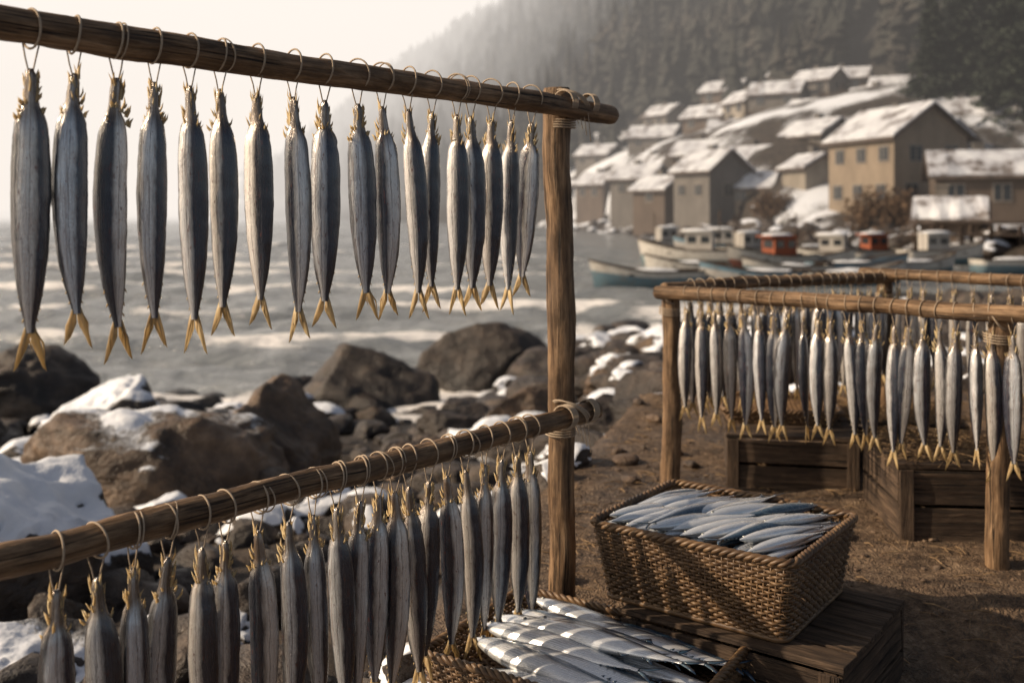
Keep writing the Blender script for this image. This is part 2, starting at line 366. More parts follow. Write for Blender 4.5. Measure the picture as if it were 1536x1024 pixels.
def scatter(name,N,region,size,mats,sub,seed,flat=.6,sink=.25,snowp=.15):
    r=np.random.default_rng(seed);Vs=[];Fs=[];S=[];o=0
    shapes=[rockshape(sub,seed*31+i,.16,10) for i in range(7)]
    xs,ys=region(r,N);zs=ground_h(xs,ys)
    for x,y,z in zip(xs,ys,zs):
        s=size(r,x,y)
        V,F=shapes[r.integers(7)];V=V*np.array([s*r.uniform(.8,1.3),s*r.uniform(.7,1.1),s*flat*r.uniform(.7,1.2)])
        V=V@rotz(r.uniform(0,6.3)).T
        sn=np.zeros(len(V))
        if r.random()<snowp:
            N_=vnormals(V,F);sn=ss(N_[:,2],.3,.7)
        Vs.append(V+np.array([x,y,z+s*flat*(1-sink)*.4]));Fs.append(F+o);S.append(sn);o+=len(V)
    return arr_mesh(name,np.concatenate(Vs),np.concatenate(Fs),mats,{'snow':np.concatenate(S)})
def reg_shore(r,N):
    y=r.uniform(4.6,21,N);u=r.uniform(-.62,.7,N);x=u*y
    k=(near_h(x,y,False)[0]>-1.98);return x[k],y[k]
scatter('shore_rocks',1900,reg_shore,lambda r,x,y:min(.45,.035+.12*r.random()**2+.020*y*r.random()**1.5),[M_rockd],4,5,.68,.2,.14)
def reg_left(r,N):
    y=r.uniform(1.2,5.2,N);x=r.uniform(-3.2,.6,N);k=(x<edge_x(y)+.03)&(x>-.62*y-.3);return x[k],y[k]
scatter('bank_stones',700,reg_left,lambda r,x,y:.02+.14*r.random()**2.4,[M_rockd],4,6,.7,.3,.16)
def reg_path(r,N):
    y=r.uniform(1.2,6.5,N);x=r.uniform(-.4,4,N);k=(x>edge_x(y)-.12)&(x<.75*y+.3);return x[k],y[k]
scatter('gravel',5600,reg_path,lambda r,x,y:.0025+.012*r.random()**4+.03*(r.random()<.03),[M_rock],2,8,.6,.3,.0)

# ---------------------------------------------------------------- hanging fish
def spike(mb,base,tip,w,mi=1):
    base=np.array(base,float);tip=np.array(tip,float);d=tip-base;L=np.linalg.norm(d);d/=L
    u=np.cross(d,[0.3,1,.1]);u/=np.linalg.norm(u);v=np.cross(d,u)
    mid=base+d*L*.5+u*rng.uniform(-.12,.12)*L
    V=[base+u*w,base-u*w,base+v*w*.35,mid+u*w*.8,mid-u*w*.8,mid+v*w*.3,tip]
    F=[(0,1,4,3),(1,2,5,4),(2,0,3,5),(3,4,6),(4,5,6),(5,3,6)]
    mb.add(V,F,mi)
def hang_fish(seed):
    r=np.random.default_rng(seed);mb=MB();L=.33
    vp=[0,.012,.03,.06,.10,.135,.16,.19,.24,.32,.45,.56,.66,.74,.81,.86,.89,.92]
    ap=[.0025,.0045,.0060,.0066,.0072,.0090,.0130,.0160,.0184,.0198,.0204,.0195,.0175,.0147,.0112,.0078,.0056,.0046]
    v=np.linspace(0,.92,54);a=np.interp(v,vp,ap)*r.uniform(.93,1.07);b=a*np.interp(v,[0,.15,.5,.93],[.8,.66,.64,.45])
    ns=28;th=np.linspace(0,2*math.pi,ns,endpoint=False)
    bend=.004*r.normal()*np.sin(v*3.0)+.003*r.normal()*v;bendy=.004*r.normal()*np.sin(v*2.6)
    TH,VV=np.meshgrid(th,v);A=a[:,None];Bb=b[:,None]
    wr=1+.08*fbm(np.cos(TH)*1.5+seed*3,np.sin(TH)*1.5,VV*14,4,seed)+.22*fbm(np.cos(TH)*2.5+seed,np.sin(TH)*2.5,VV*26,3,seed+3)*ss(.24-VV,0,.1)
    belly=1-.16*np.exp(-((np.abs(TH-math.pi))/.22)**2)*ss(VV,.2,.3)*(1-ss(VV,.6,.75))
    X=np.sign(np.cos(TH))*np.abs(np.cos(TH))**.95*A*wr*belly+bend[:,None]
    Y=np.sin(TH)*Bb*wr+bendy[:,None];Z=-VV*L
    V=np.stack([X,Y,Z],-1).reshape(-1,3);T=np.stack([np.cos(TH),np.sin(TH),VV+0*TH],-1).reshape(-1,3)
    F=[]
    for i in range(len(v)-1):
        for j in range(ns):
            l=(j+1)%ns;F.append((i*ns+j,(i+1)*ns+j,(i+1)*ns+l,i*ns+l))
    F.append(tuple(range(ns)));mb.add(V,F,0,T)
    bx,by=bend[-1],bendy[-1];z0=-.895*L
    for sgn in(-1,1):
        for q in range(3):
            sp=(.0035+.0055*q)*sgn*r.uniform(.9,1.12);ln=(.60+.4*q/2)*.044*r.uniform(.88,1.1)
            spike(mb,(bx+sgn*.0018,by,z0),(bx+sp,by+r.uniform(-.002,.002),z0-.003-ln),.0014)
        e=r.uniform(.92,1.1)
        pr=[(0,.004),(sgn*.0052,.0),(sgn*.0088,-.012),(sgn*.0130,-.029*e),(sgn*.0170,-.050*e),(sgn*.0128,-.045*e),(sgn*.0085,-.037),(sgn*.0045,-.028),(sgn*.0010,-.020)]
        n=len(pr);tw=r.uniform(-.10,.10);VV2=[(bx+x,by+t+z*tw,z0+z) for t in(.0004,-.0004) for x,z in pr]
        FF=[tuple(range(n)),tuple(range(2*n-1,n-1,-1))]+[(i,i+n,(i+1)%n+n,(i+1)%n) for i in range(n)]
        mb.add(VV2,FF,1)
    for q in range(13):
        vv=r.uniform(.105,.185);aa=np.interp(vv,vp,ap);t=r.uniform(0,6.28);
        if r.random()<.5:t=r.choice([0,math.pi])+r.normal()*.45
        x,y=math.cos(t)*aa*.85,math.sin(t)*aa*.55;ln=r.uniform(.009,.019)
        spike(mb,(x,y,-vv*L),(x+math.cos(t)*ln*.38,y+math.sin(t)*ln*.35,-vv*L+ln*r.uniform(.5,1)),r.uniform(.0014,.0026))
    for q in range(14):
        vv=r.uniform(.02,.12);t=r.uniform(0,6.28);aa=np.interp(vv,vp,ap)*.85;ln=r.uniform(.010,.024)
        x,y=math.cos(t)*aa,math.sin(t)*aa*.8
        spike(mb,(x,y,-vv*L),(x*1.15+math.cos(t)*ln*.18,y*1.2,-vv*L+ln),r.uniform(.0012,.0023))
    for vv in (.78,.83,.87):
        for sg in(-1,1):
            aa=np.interp(vv,vp,ap);x=sg*aa*.9+np.interp(vv,v,bend)
            spike(mb,(x,by*.9,-vv*L),(x+sg*.0022,by,-vv*L-.006),.0009)
    for sg in(-1,1):
        V,F,T=tube([(sg*.001,0,-.012),(sg*.0028,0,-.001),(sg*.0055,.001,.012),(sg*.0095,.002*sg,.030)],.0010,5);mb.add(V,F,2,T)
    return mb.mesh('dried_fish_mesh',[M_fish,M_fin,M_twine])
FM=[hang_fish(100+i) for i in range(9)]
def place_fish(x,y,z,face,i,sc=1.0,jit=.35):
    o=bpy.data.objects.new('dried_fish',FM[i%len(FM)]);COL.objects.link(o);o.location=(x,y,z)
    flip=math.pi if random.random()<.30 else 0
    o.rotation_euler=(random.gauss(0,.02),random.gauss(0,.02),face+flip+random.gauss(0,jit));o.scale=(sc*random.uniform(.95,1.10),sc*random.uniform(.95,1.08),sc*random.uniform(.96,1.04));return o

def pole(mb,a,b,r0,r1,seed,mi=0,n=150,wob=.16,wig=.006):
    a=np.array(a,float);b=np.array(b,float);t=np.linspace(0,1,n);L=np.linalg.norm(b-a)
    P=a+(b-a)*t[:,None];P[:,0]+=wig*fbm(t*L*3+seed,t*0,None,3,seed);P[:,1]+=wig*fbm(t*L*3,t*0+seed,None,3,seed+1);
    if abs(b[2]-a[2])<.3:P[:,2]+=wig*fbm(t*L*3,t*0+9,None,3,seed+2)
    R=r0+(r1-r0)*t;R=R*(1+.07*fbm(t*L*7,t*0,None,3,seed+8))
    R[0]*=.93;R[-1]*=.93
    q=tube(P,R,32,wob=wob,seed=seed);mb.add(q[0],q[1],mi,q[2])
def addt(mb,q,mi):mb.add(q[0],q[1],mi,q[2])
# main rack
DX,DY=.6432,.7656
O=(-.5903,1.153)
def along(t):return O[0]+DX*t,O[1]+DY*t
top=[.035,.0877,.1418,.194,.2458,.2923,.3524,.4168,.4756,.542,.5927,.6505,.7068,.7679,.8039,.8594,.9158,.975]
low=[.0655,.1156,.1643,.2133,.2641,.3007,.3547,.4072,.4538,.4989,.5461,.5855,.6205,.652,.6988,.7427,.7901,.8412,.8873,.9313,.9709]
rack=empty('fish_drying_rack')
mb=MB()
pole(mb,(*along(-.42),1.040),(*along(1.25),1.022),.0218,.0200,1)
pole(mb,(*along(-.42),.410),(*along(1.19),.412),.0215,.0185,2)
PX,PY=.098,2.04
mb.obj('rails',[M_pole],parent=rack)
mb=MB();pole(mb,(PX+.012,PY,-.25),(PX-.004,PY,1.068),.0285,.0275,3,wig=.012);mb.obj('post',[M_pole],parent=rack)
mb=MB();ax=(DX,DY,0)
for zc,ts in((1.034,top),(.411,low)):
    tt=[-.26,-.2,-.14,-.08,-.03]+ts
    for t in tt:
        x,y=along(t);rr=.0226 if zc>.8 else .0222
        addt(mb,ring((x,y,zc),ax,rr*random.uniform(.99,1.04),.0015,6,26,random.uniform(-.006,.006)),0)
        if random.random()<.35:addt(mb,ring((x+.004,y+.005,zc),ax,rr*1.01,.0012,6,26,random.uniform(-.01,.01)),0)
    tj=((PX-O[0])*DX+(PY-O[1])*DY)
    for q in range(5):
        x,y=along(tj-.030-.004*q);addt(mb,ring((x,y,zc),ax,.0229,.0016,6,24,.003),0)
        x,y=along(tj+.032+.004*q);addt(mb,ring((x,y,zc),ax,.0226,.0016,6,24,-.003),0)
    for q in range(4):
        addt(mb,ring((PX,PY,zc-.030-.005*q),(0,0,1),.0310,.0017,6,28,.002),0)
    cx,cy=along(tj);mx,my=(cx+PX)/2,(cy+PY)/2
    for q in range(3):
        addt(mb,ring((mx+.002*q,my+.002*q,zc),Vector((DX*.7,DY*.7,.7)),.040,.0017,6,36,.003*q),0)
    for q in range(4):
        addt(mb,tube([(PX+.02,PY-.02,zc-.03),(PX+.030+.008*q,PY-.03,zc-.025+.006*q),(PX+.036+.008*q,PY-.035,zc-.040-.012*q)],.0009,5),0)
mb.obj('twine_lashings',[M_twine],parent=rack)
for i,t in enumerate(top):
    x,y=along(t);place_fish(x,y,1.034-.047,-math.atan2(x,y),i,1.0,.30)
for i,t in enumerate(low):
    x,y=along(t);place_fish(x,y,.411-.047,-math.atan2(x,y),i+4,1.0,.34)
# second rack
rack2=empty('fish_drying_rack');mb=MB();Z2=.584
A=(.425,2.92);Bp=(1.42,2.0)
pole(mb,(*A,Z2),(*Bp,Z2),.0200,.0205,11)
pole(mb,(.44,2.90,Z2+.012),(1.30,3.40,Z2+.012),.018,.018,12)
pole(mb,(1.20,3.44,Z2+.022),(2.15,2.30,Z2+.022),.019,.019,13)
mb.obj('rails',[M_pole],parent=rack2)
mb=MB()
for x,y,s,h in((.462,2.93,21,.575),(1.120,2.31,22,.57),(1.275,3.42,23,.60),(2.0,2.52,24,.6)):pole(mb,(x,y,-.15),(x+.004,y,h),.0275,.026,s,wig=.008)
mb.obj('posts',[M_pole],parent=rack2)
mb=MB()
def row(a,b,z,t0,t1,step,face,s0):
    a=Vector((*a,z));b=Vector((*b,z));L=(b-a).length;d=(b-a)/L;t=t0;i=s0
    while t<t1*L:
        p=a+d*t
        addt(mb,ring(p,d,.0215,.0012,5,20,random.uniform(-.005,.005)),0)
        place_fish(p.x,p.y,z-.045,face,i,random.uniform(.92,1.0),.5);i+=1;t+=step*random.uniform(.8,1.2)
row(A,Bp,Z2,.10,.97,.041,-.3,3)
row((.44,2.90),(1.30,3.40),Z2+.012,.10,.95,.045,-.3,5)
row((1.20,3.44),(2.15,2.30),Z2+.022,.08,.9,.05,-.3,1)
for x,y in((.462,2.93),(1.120,2.31),(1.275,3.42)):
    for q in range(4):
        addt(mb,ring((x,y,.535-.006*q),(0,0,1),.0295,.0016,6,24,.003),0)
    for q in range(2):addt(mb,ring((x-.005,y-.01,Z2-.008),(.6,-.55,.5-.1*q),.034,.0016,6,30,.003),0)
mb.obj('twine_lashings',[M_twine],parent=rack2)

# ---------------------------------------------------------------- baskets
def basket(L,ex,ey,lx,ly,z0,z1,floor):
    root=empty('wicker_basket');ex=np.array([*ex,0.]);ex/=np.linalg.norm(ex);ey=np.array([*ey,0.]);ey/=np.linalg.norm(ey)
    c=np.array([*L,0.])+ex*lx/2+ey*ly/2;H=z1-z0
    def perim(grow,n,rc=.022):
        hx,hy=lx/2+grow,ly/2+grow
        per=2*(2*hx-2*rc)+2*(2*hy-2*rc)+2*math.pi*rc;S=np.arange(n)/n*per;out=[]
        parts=[((-hx+rc,-hy),(1,0),2*hx-2*rc),('c',(hx-rc,-hy+rc),-90),((hx,-hy+rc),(0,1),2*hy-2*rc),('c',(hx-rc,hy-rc),0),((hx-rc,hy),(-1,0),2*hx-2*rc),('c',(-hx+rc,hy-rc),90),((-hx,hy-rc),(0,-1),2*hy-2*rc),('c',(-hx+rc,-hy+rc),180)]
        for s in S:
            for p in parts:
                ln=math.pi/2*rc if p[0]=='c' else p[2]
                if s<=ln+1e-9:
                    if p[0]=='c':
                        a=rad(p[2])+s/rc;out.append((p[1][0]+rc*math.cos(a),p[1][1]+rc*math.sin(a),math.cos(a),math.sin(a)))
                    else:out.append((p[0][0]+p[1][0]*s,p[0][1]+p[1][1]*s,p[1][1],-p[1][0]))
                    break
                s-=ln
        return np.array(out)
    ns=int(2*(lx+ly)/.0115)//2*2;sm=4
    mb=MB();rows=max(2,int(H/.0060))
    for r_ in range(rows):
        f=(r_+.5)/rows;z=z0+f*H;g=-.022+.022*f
        q=perim(g,ns*sm);ph=np.arange(len(q))/sm*math.pi+(r_%2)*math.pi
        off=.0024*np.cos(ph)+.0014*fbm(np.arange(len(q))*.05,np.full(len(q),r_*2.),None,2,r_+3)
        P=c+ex*(q[:,0]+q[:,2]*off)[:,None]+ey*(q[:,1]+q[:,3]*off)[:,None]
        P[:,2]=z+.0016*fbm(np.arange(len(q))*.05,np.full(len(q),r_*3.),None,3,r_)
        V,F,T=tube(P,.0028*rng.uniform(.82,1.15),6,closed=True);mb.add(V,F,0,T+r_*.37)
    q0=perim(-.022,ns);q1=perim(0,ns)
    for i in range(ns):
        a=c+ex*q0[i,0]+ey*q0[i,1];b=c+ex*q1[i,0]+ey*q1[i,1];a=a+[0,0,z0];b=b+[0,0,z1+.004]
        V,F,T=tube([a,b],.0020,5);mb.add(V,F,0,T+i)
    mb.obj('woven_sides',[M_wick],parent=root)
    mb=MB()
    for s_ in range(3):
        q=perim(0,ns*2);ph=np.arange(len(q))/len(q)*2*math.pi*(ns//4)+s_*2*math.pi/3
        P=c+ex*(q[:,0]+q[:,2]*.0044*np.cos(ph))[:,None]+ey*(q[:,1]+q[:,3]*.0044*np.cos(ph))[:,None];P[:,2]=z1+.004+.0044*np.sin(ph)+.002*fbm(np.arange(len(q))*.03,np.zeros(len(q)),None,2,int(lx*100))
        V,F,T=tube(P,.0044,7,closed=True);mb.add(V,F,0,T+s_)
    q=perim(-.021,ns*2);P=c+ex*q[:,0:1]+ey*q[:,1:2];P[:,2]=z0+.004;V,F,T=tube(P,.0055,7,closed=True);mb.add(V,F,0,T)
    for i in range(60):
        j=random.randrange(ns);a=c+ex*q1[j,0]+ey*q1[j,1]+[0,0,z1-random.random()*H*.8];d=np.array([*(ex[:2]*q1[j,2]+ey[:2]*q1[j,3]),0])*.012+rng.normal(size=3)*.008
        q_=tube([a,a+d*.6,a+d+[0,0,-.004]],.0008,3);mb.add(q_[0],q_[1],0,q_[2])
    mb.obj('braided_rim',[M_wick],parent=root)
    mb=MB()
    nx=int(lx/.011);gx=lx/2-.014;gy=ly/2-.014
    for j in range(int(2*gy/.0085)):
        yv=-gy+j*.0085;xs=np.linspace(-gx,gx,nx*3);P=c+ex*xs[:,None]+ey*yv;P[:,2]=floor+.0028*np.cos(xs/.014*math.pi+(j%2)*math.pi);V,F,T=tube(P,.0036,5);mb.add(V,F,0,T+j*.31)
    for i in range(int(2*gx/.014)+1):
        xv=-gx+i*.014;V,F,T=tube([c+ex*xv-ey*gy+[0,0,floor],c+ex*xv+ey*gy+[0,0,floor]],.0025,5);mb.add(V,F,0,T+i)
    mb.obj('woven_tray',[M_wick],parent=root)
    return c,ex,ey
M_ring=NM('fish_iris').done((.55,.55,.5),.2,.6)
def whole_fish(seed):
    r=np.random.default_rng(seed);mb=MB();L=.33
    xp=[0,.01,.03,.06,.10,.15,.22,.32,.45,.6,.72,.82,.89,.93,.96]
    ap=[.0010,.0032,.0070,.0112,.0155,.0195,.0232,.0262,.0272,.0240,.0182,.0118,.0066,.0048,.0055]
    x=np.linspace(0,.955,60);a=np.interp(x,xp,ap);a=np.convolve(np.pad(a,2,'edge'),[.1,.2,.4,.2,.1],'valid');b=a*np.interp(x,[0,.2,.5,.96],[.62,.66,.62,.25])
    ns=28;th=np.linspace(0,2*math.pi,ns,endpoint=False);TH,XX=np.meshgrid(th,x)
    bd=.010*r.normal()*np.sin(x*math.pi);gill=1-.05*np.exp(-((x-.205)/.006)**2)+.02*np.exp(-((x-.19)/.008)**2)
    A=(a*gill)[:,None];Bb=(b*gill)[:,None]
    wr=1+.015*fbm(np.cos(TH)*1.5+seed*3,np.sin(TH)*1.5,XX*14,3,seed)
    V=np.stack([(XX-.5)*L,np.cos(TH)*A*wr+bd[:,None],np.sin(TH)*Bb*wr],-1).reshape(-1,3)
    T=np.stack([np.cos(TH),np.sin(TH),XX+0*TH],-1).reshape(-1,3);F=[]
    for i in range(len(x)-1):
        for j in range(ns):
            l=(j+1)%ns;F.append((i*ns+j,i*ns+l,(i+1)*ns+l,(i+1)*ns+j))
    mb.add(V,F,0,T)
    def blade(pr,mi=1,th_=.0005):
        n=len(pr);VV2=[(px,py,t) for t in(th_,-th_) for px,py in pr]
        mb.add(VV2,[tuple(range(n)),tuple(range(2*n-1,n-1,-1))]+[(i,i+n,(i+1)%n+n,(i+1)%n) for i in range(n)],mi,[(.7,0,.9)]*(2*n))
    xe=.45*L
    for sg in(-1,1):blade([(xe-.004,0),(xe,sg*.005),(xe+.016,sg*.014),(xe+.036,sg*.027),(xe+.027,sg*.014),(xe+.015,sg*.004)],0)
    blade([(.03,.022),(.045,.031),(.052,.019)],0);blade([(.045,-.019),(.058,-.028),(.066,-.015)],0)
    for q in range(5):
        xx=.085+.012*q;yy=np.interp(xx/L+.5,xp,ap);
        for sg in(-1,1):blade([(xx,sg*yy*.9),(xx+.006,sg*(yy+.004)),(xx+.006,sg*yy*.85)],0)
    for sg in(-1,1):
        V,F=ico(2);xx=-.5*L+.065*L;mb.add(V*np.array([.0046,.0046,.0018])+np.array([xx,.0015,sg*.0074]),F.tolist(),3)
        mb.add(V*np.array([.0028,.0028,.0018])+np.array([xx,.0015,sg*.0084]),F.tolist(),2)
    return mb.mesh('fresh_fish_mesh',[M_fresh,M_fin,M_eye,M_ring])
WF=[whole_fish(300+i) for i in range(5)]
def lay(p,ang,i,tilt=0,roll=0,sc=1.):
    o=bpy.data.objects.new('fresh_fish',WF[i%5]);COL.objects.link(o);o.location=p;o.rotation_mode='XYZ';o.rotation_euler=(roll,tilt,ang);o.scale=(sc,sc,sc*1.05);return o
# front basket
Bc=(.02,2.0);e2=(.85,-.527);e1=(-.527,-.85)
basket((Bc[0],Bc[1]),e2,e1,.47,.34,-.10,.06,.005)
ang=math.atan2(e2[1],e2[0])
lst=[(.30,.045,.020,.02),(.21,.060,.030,-.10),(.29,.085,.034,.06),(.20,.110,.040,-.06),(.27,.135,.050,.03),(.18,.158,.048,-.13),(.25,.178,.060,-.02),(.19,.205,.048,-.08),(.26,.222,.034,.06),(.20,.250,.036,-.10),(.25,.278,.018,.02),(.30,.160,.022,.05)]
for i,(a,b,z,da) in enumerate(lst):
    p=np.array([*Bc,0.])+np.array([*e2,0])*(a+.01)+np.array([*e1,0])*b
    lay((p[0],p[1],z+.022),ang+da,i,random.gauss(0,.04),random.uniform(-.1,.35),1.03)
# back basket
Lb=(.149,1.915);ef=(.8035,-.595);eb=(.5907,.807)
basket(Lb,ef,eb,.40,.347,.08,.22,.180)
f=np.array([.86,.51]);f/=np.linalg.norm(f);pp=np.array([-f[1],f[0]]);cc=np.array([.412,1.936]);i=0
for lay_i in range(2):
    o=-.25+.013*lay_i
    while o<.25:
        ts=[]
        for t in np.linspace(-.3,.3,61):
            q=cc+pp*o+f*t-np.array(Lb);a=q@np.array(ef);b=q@np.array(eb)
            if .012<a<.388 and .012<b<.335:ts.append(t)
        if len(ts)>17:
            a,b=min(ts),max(ts);n=2 if b-a>.30 else 1
            for q in range(n):
                hl_=.112;m=(a+b)/2 if n==1 else (a+hl_ if q==0 else b-hl_)
                m+=random.uniform(-.012,.012)
                w=cc+pp*(o+.008*q)+f*m;edge=1-min(1,abs(o)/.25)
                lay((w[0],w[1],.203+.015*lay_i+.012*edge+random.uniform(0,.006)),math.atan2(f[1],f[0])+random.gauss(0,.09)+(math.pi if random.random()<.15 else 0),i,random.gauss(0,.03),random.uniform(-.5,.2),random.uniform(.62,.72) if n==2 else min(.66,(b-a)/.33*1.0));i+=1
        o+=.027

# ---------------------------------------------------------------- crates
def crate(cx,cy,z0,w,d,h,rz,rows=3,straw=True,top=True):
    root=empty('wooden_crate',(cx,cy,z0),rz);mb=MB();t=.009;ph=h/rows
    def ab(q):mb.add(q[0],q[1],0,q[2])
    for r_ in range(rows):
        z=ph*(r_+.5)
        for sg in(-1,1):
            ab(boxv((0,sg*(d/2-t/2),z),(w-.002,t,ph-.008),jit=.0022))
            ab(boxv((sg*(w/2-t/2),0,z+.002),(t,d-2*t-.004,ph-.008),jit=.0022))
    for sx in(-1,1):
        for sy in(-1,1):
            ab(boxv((sx*(w/2-t-.012),sy*(d/2-t-.012),h/2),(.022,.022,h-.004)))
            ab(boxv((sx*(w/2-.018),sy*(d/2+.004),h/2),(.034,.007,h-.002),jit=.001))
    if top:
        n=max(3,int(d/.07));
        for i in range(n):
            ab(boxv((0,-d/2+d/n*(i+.5),h+.0065),(w+.006,d/n-.006,.011),jit=.002))
    o=mb.obj('planks',[M_crate],False,root);m=o.modifiers.new('b','BEVEL');m.width=.0015;m.segments=2
    if straw:
        mb=MB()
        for i in range(900):
            x,y=random.uniform(-w/2,w/2)*.98,random.uniform(-d/2,d/2)*.98;a=random.uniform(0,6.3);l=random.uniform(.02,.06);z=h+.014+random.random()**2*.024
            P=[(x-math.cos(a)*l,y-math.sin(a)*l,z),(x,y,z+.004),(x+math.cos(a)*l,y+math.sin(a)*l,z-.002)];q=tube(P,.0009,3,cap=False);mb.add(q[0],q[1],0,q[2])
        mb.obj('straw_bedding',[M_straw],parent=root)
    return root
a2=math.atan2(-.595,.8035)
crate(.475,1.885,-.10,.41,.36,.166,a2,2,False)
crate(.86,3.12,-.01,.38,.34,.15,a2+.45,2,False)
crate(1.27,2.64,-.01,.58,.34,.185,a2+.55,2,True)
crate(1.28,3.35,-.01,.40,.34,.14,a2+.4,2,True)
crate(2.1,3.2,-.01,.5,.4,.25,a2+.4,3,True)
basket((.66,3.14),(math.cos(a2+.45),math.sin(a2+.45)),(-math.sin(a2+.45),math.cos(a2+.45)),.36,.30,.152,.19,.178)
mb=MB()
for i in range(2600):
    y=random.uniform(1.4,5);x=random.uniform(-.1,2.8)
    if x<edge_x(y)+.1 or x>.6*y+.2:continue
    z=float(near_h(np.array([x]),np.array([y]))[0][0])+.004;a=random.uniform(0,6.3);l=random.uniform(.01,.04)
    q=tube([(x-math.cos(a)*l,y-math.sin(a)*l,z),(x,y,z+.004),(x+math.cos(a)*l,y+math.sin(a)*l,z)],random.choice([.0008,.0008,.0016]),3,cap=False);mb.add(q[0],q[1],0,q[2])
mb.obj('straw_scraps',[M_straw])

# ---------------------------------------------------------------- village
def plaster(name,col):
    k=NM(name);p=k.pos();n=k.noise(k.map(p,(.8,.8,.35)),1,5,.65);n2=k.noise(p,6,3)
    c=k.mix(k.mr(n,.35,.65,0,.6),col,tuple(x*.5 for x in col));w=k.n('ShaderNodeTexWave',{'bands_direction':'Z'},Vector=p,Scale=1.6,Distortion=.5).outputs[0]
    c=k.mix(k.mr(w,.0,.25,.35,0),c,tuple(x*.35 for x in col))
    return k.done(c,.85,0,k.bump(n2,.4,.03))
WM=[plaster('wall_beige',(.29,.23,.17)),plaster('wall_grey',(.17,.155,.14)),plaster('wall_brown',(.12,.09,.07)),plaster('wall_cream',(.33,.29,.24))]
k=NM('roof_snow');p=k.pos();n=k.noise(p,.7,5,.65);M_rsnow=k.done(k.ramp(n,[(.36,(.12,.10,.09)),(.46,(.50,.51,.55)),(.6,(.68,.70,.73))]),.8,0,k.bump(n,.5,.1))
k=NM('roof_tile');p=k.pos();M_roof=k.done(k.ramp(k.noise(p,3,3),[(.3,(.05,.04,.035)),(.7,(.12,.09,.075))]),.8)
M_glass=NM('window_glass').done((.03,.035,.04),.12)
M_frame=NM('window_frame').done((.22,.19,.16),.6)
M_door=NM('door_wood').done((.09,.06,.04),.7)
def house(x,y,z,w,l,h,rh,rot,wm,floors=1,name='village_house'):
    root=empty(name,(x,y,z),rad(rot));mb=MB();b=-5
    V=[(-w/2,-l/2,b),(w/2,-l/2,b),(w/2,l/2,b),(-w/2,l/2,b),(-w/2,-l/2,h),(w/2,-l/2,h),(w/2,l/2,h),(-w/2,l/2,h),(0,-l/2,h+rh),(0,l/2,h+rh)]
    mb.add(V,[(0,1,5,8,4),(2,3,7,9,6),(1,2,6,5),(3,0,4,7)],0);mb.obj('walls',[WM[wm]],False,root)
    ov=.45;sl=rh/(w/2)
    def slab(t0,t1,ov,ovl):
        m=MB()
        for sg in(-1,1):
            xo=w/2+ov;P=[];n=8
            for i in range(n+1):
                yy_=-l/2-ovl+(l+2*ovl)*i/n;j=random.uniform(-.10,.08) if t0>.1 else 0
                P+= [(0,yy_,h+rh+t0),(sg*(xo+j),yy_,h-sl*ov+t0),(sg*(xo+j),yy_,h-sl*ov+t1+j),(0,yy_,h+rh+t1+abs(j))]
            F=[]
            for i in range(n):
                a=i*4;b_=a+4
                for k_ in range(3):
                    l_=(k_+1)%4;F.append((a+k_,a+l_,b_+l_,b_+k_) if sg>0 else (a+k_,b_+k_,b_+l_,a+l_))
            F+=[(0,1,2,3),(n*4+3,n*4+2,n*4+1,n*4)];m.add(P,F,0)
        return m
    slab(0,.16,ov,.5).obj('roof',[M_roof],False,root)
    slab(.165,.30,ov-.10,.40).obj('roof_snow',[M_rsnow],False,root)
    mg=MB();mf=MB()
    def win(face,u,zc,ww,hh):
        for m,off,sw_,sh,th in((mf,.02,ww+.22,hh+.22,.08),(mg,.075,ww,hh,.04)):
            if face==0:q=boxv((u,-l/2-off,zc),(sw_,th,sh))
            elif face==1:q=boxv((-w/2-off,u,zc),(th,sw_,sh))
            else:q=boxv((w/2+off,u,zc),(th,sw_,sh))
            m.add(q[0],q[1],0)
        if face==0:q=boxv((u,-l/2-.11,zc),(.06,.03,hh))
        elif face==1:q=boxv((-w/2-.11,u,zc),(.03,.06,hh))
        else:q=boxv((w/2+.11,u,zc),(.03,.06,hh))
        mf.add(q[0],q[1],0)
    for f_ in range(floors):
        zc=1.6+f_*2.6
        if zc+.6>h+.3:break
        ng=max(1,int(w/2.6))
        for i in range(ng):win(0,-w/2+w*(i+.5+random.uniform(-.1,.1))/ng,zc,.9,1.0)
        nl=max(1,int(l/2.4))
        for i in range(nl):
            for fc in(1,2):win(fc,-l/2+l*(i+.5+random.uniform(-.1,.1))/nl,zc,.9,.95)
    mf.obj('window_frames',[M_frame],False,root);mg.obj('windows',[M_glass],False,root)
    m=MB();q=boxv((w*.3,-l/2-.04,1.0),(.95,.1,2.0));m.add(q[0],q[1],0);m.obj('door',[M_door],False,root)
    m=MB();q=boxv((w*.2,l*.15,h+rh*.75+.3),(.6,.6,1.5));m.add(q[0],q[1],0);q=boxv((w*.2,l*.15,h+rh*.75+1.1),(.75,.75,.12));m.add(q[0],q[1],0);m.obj('chimney',[WM[1]],False,root)
    return root
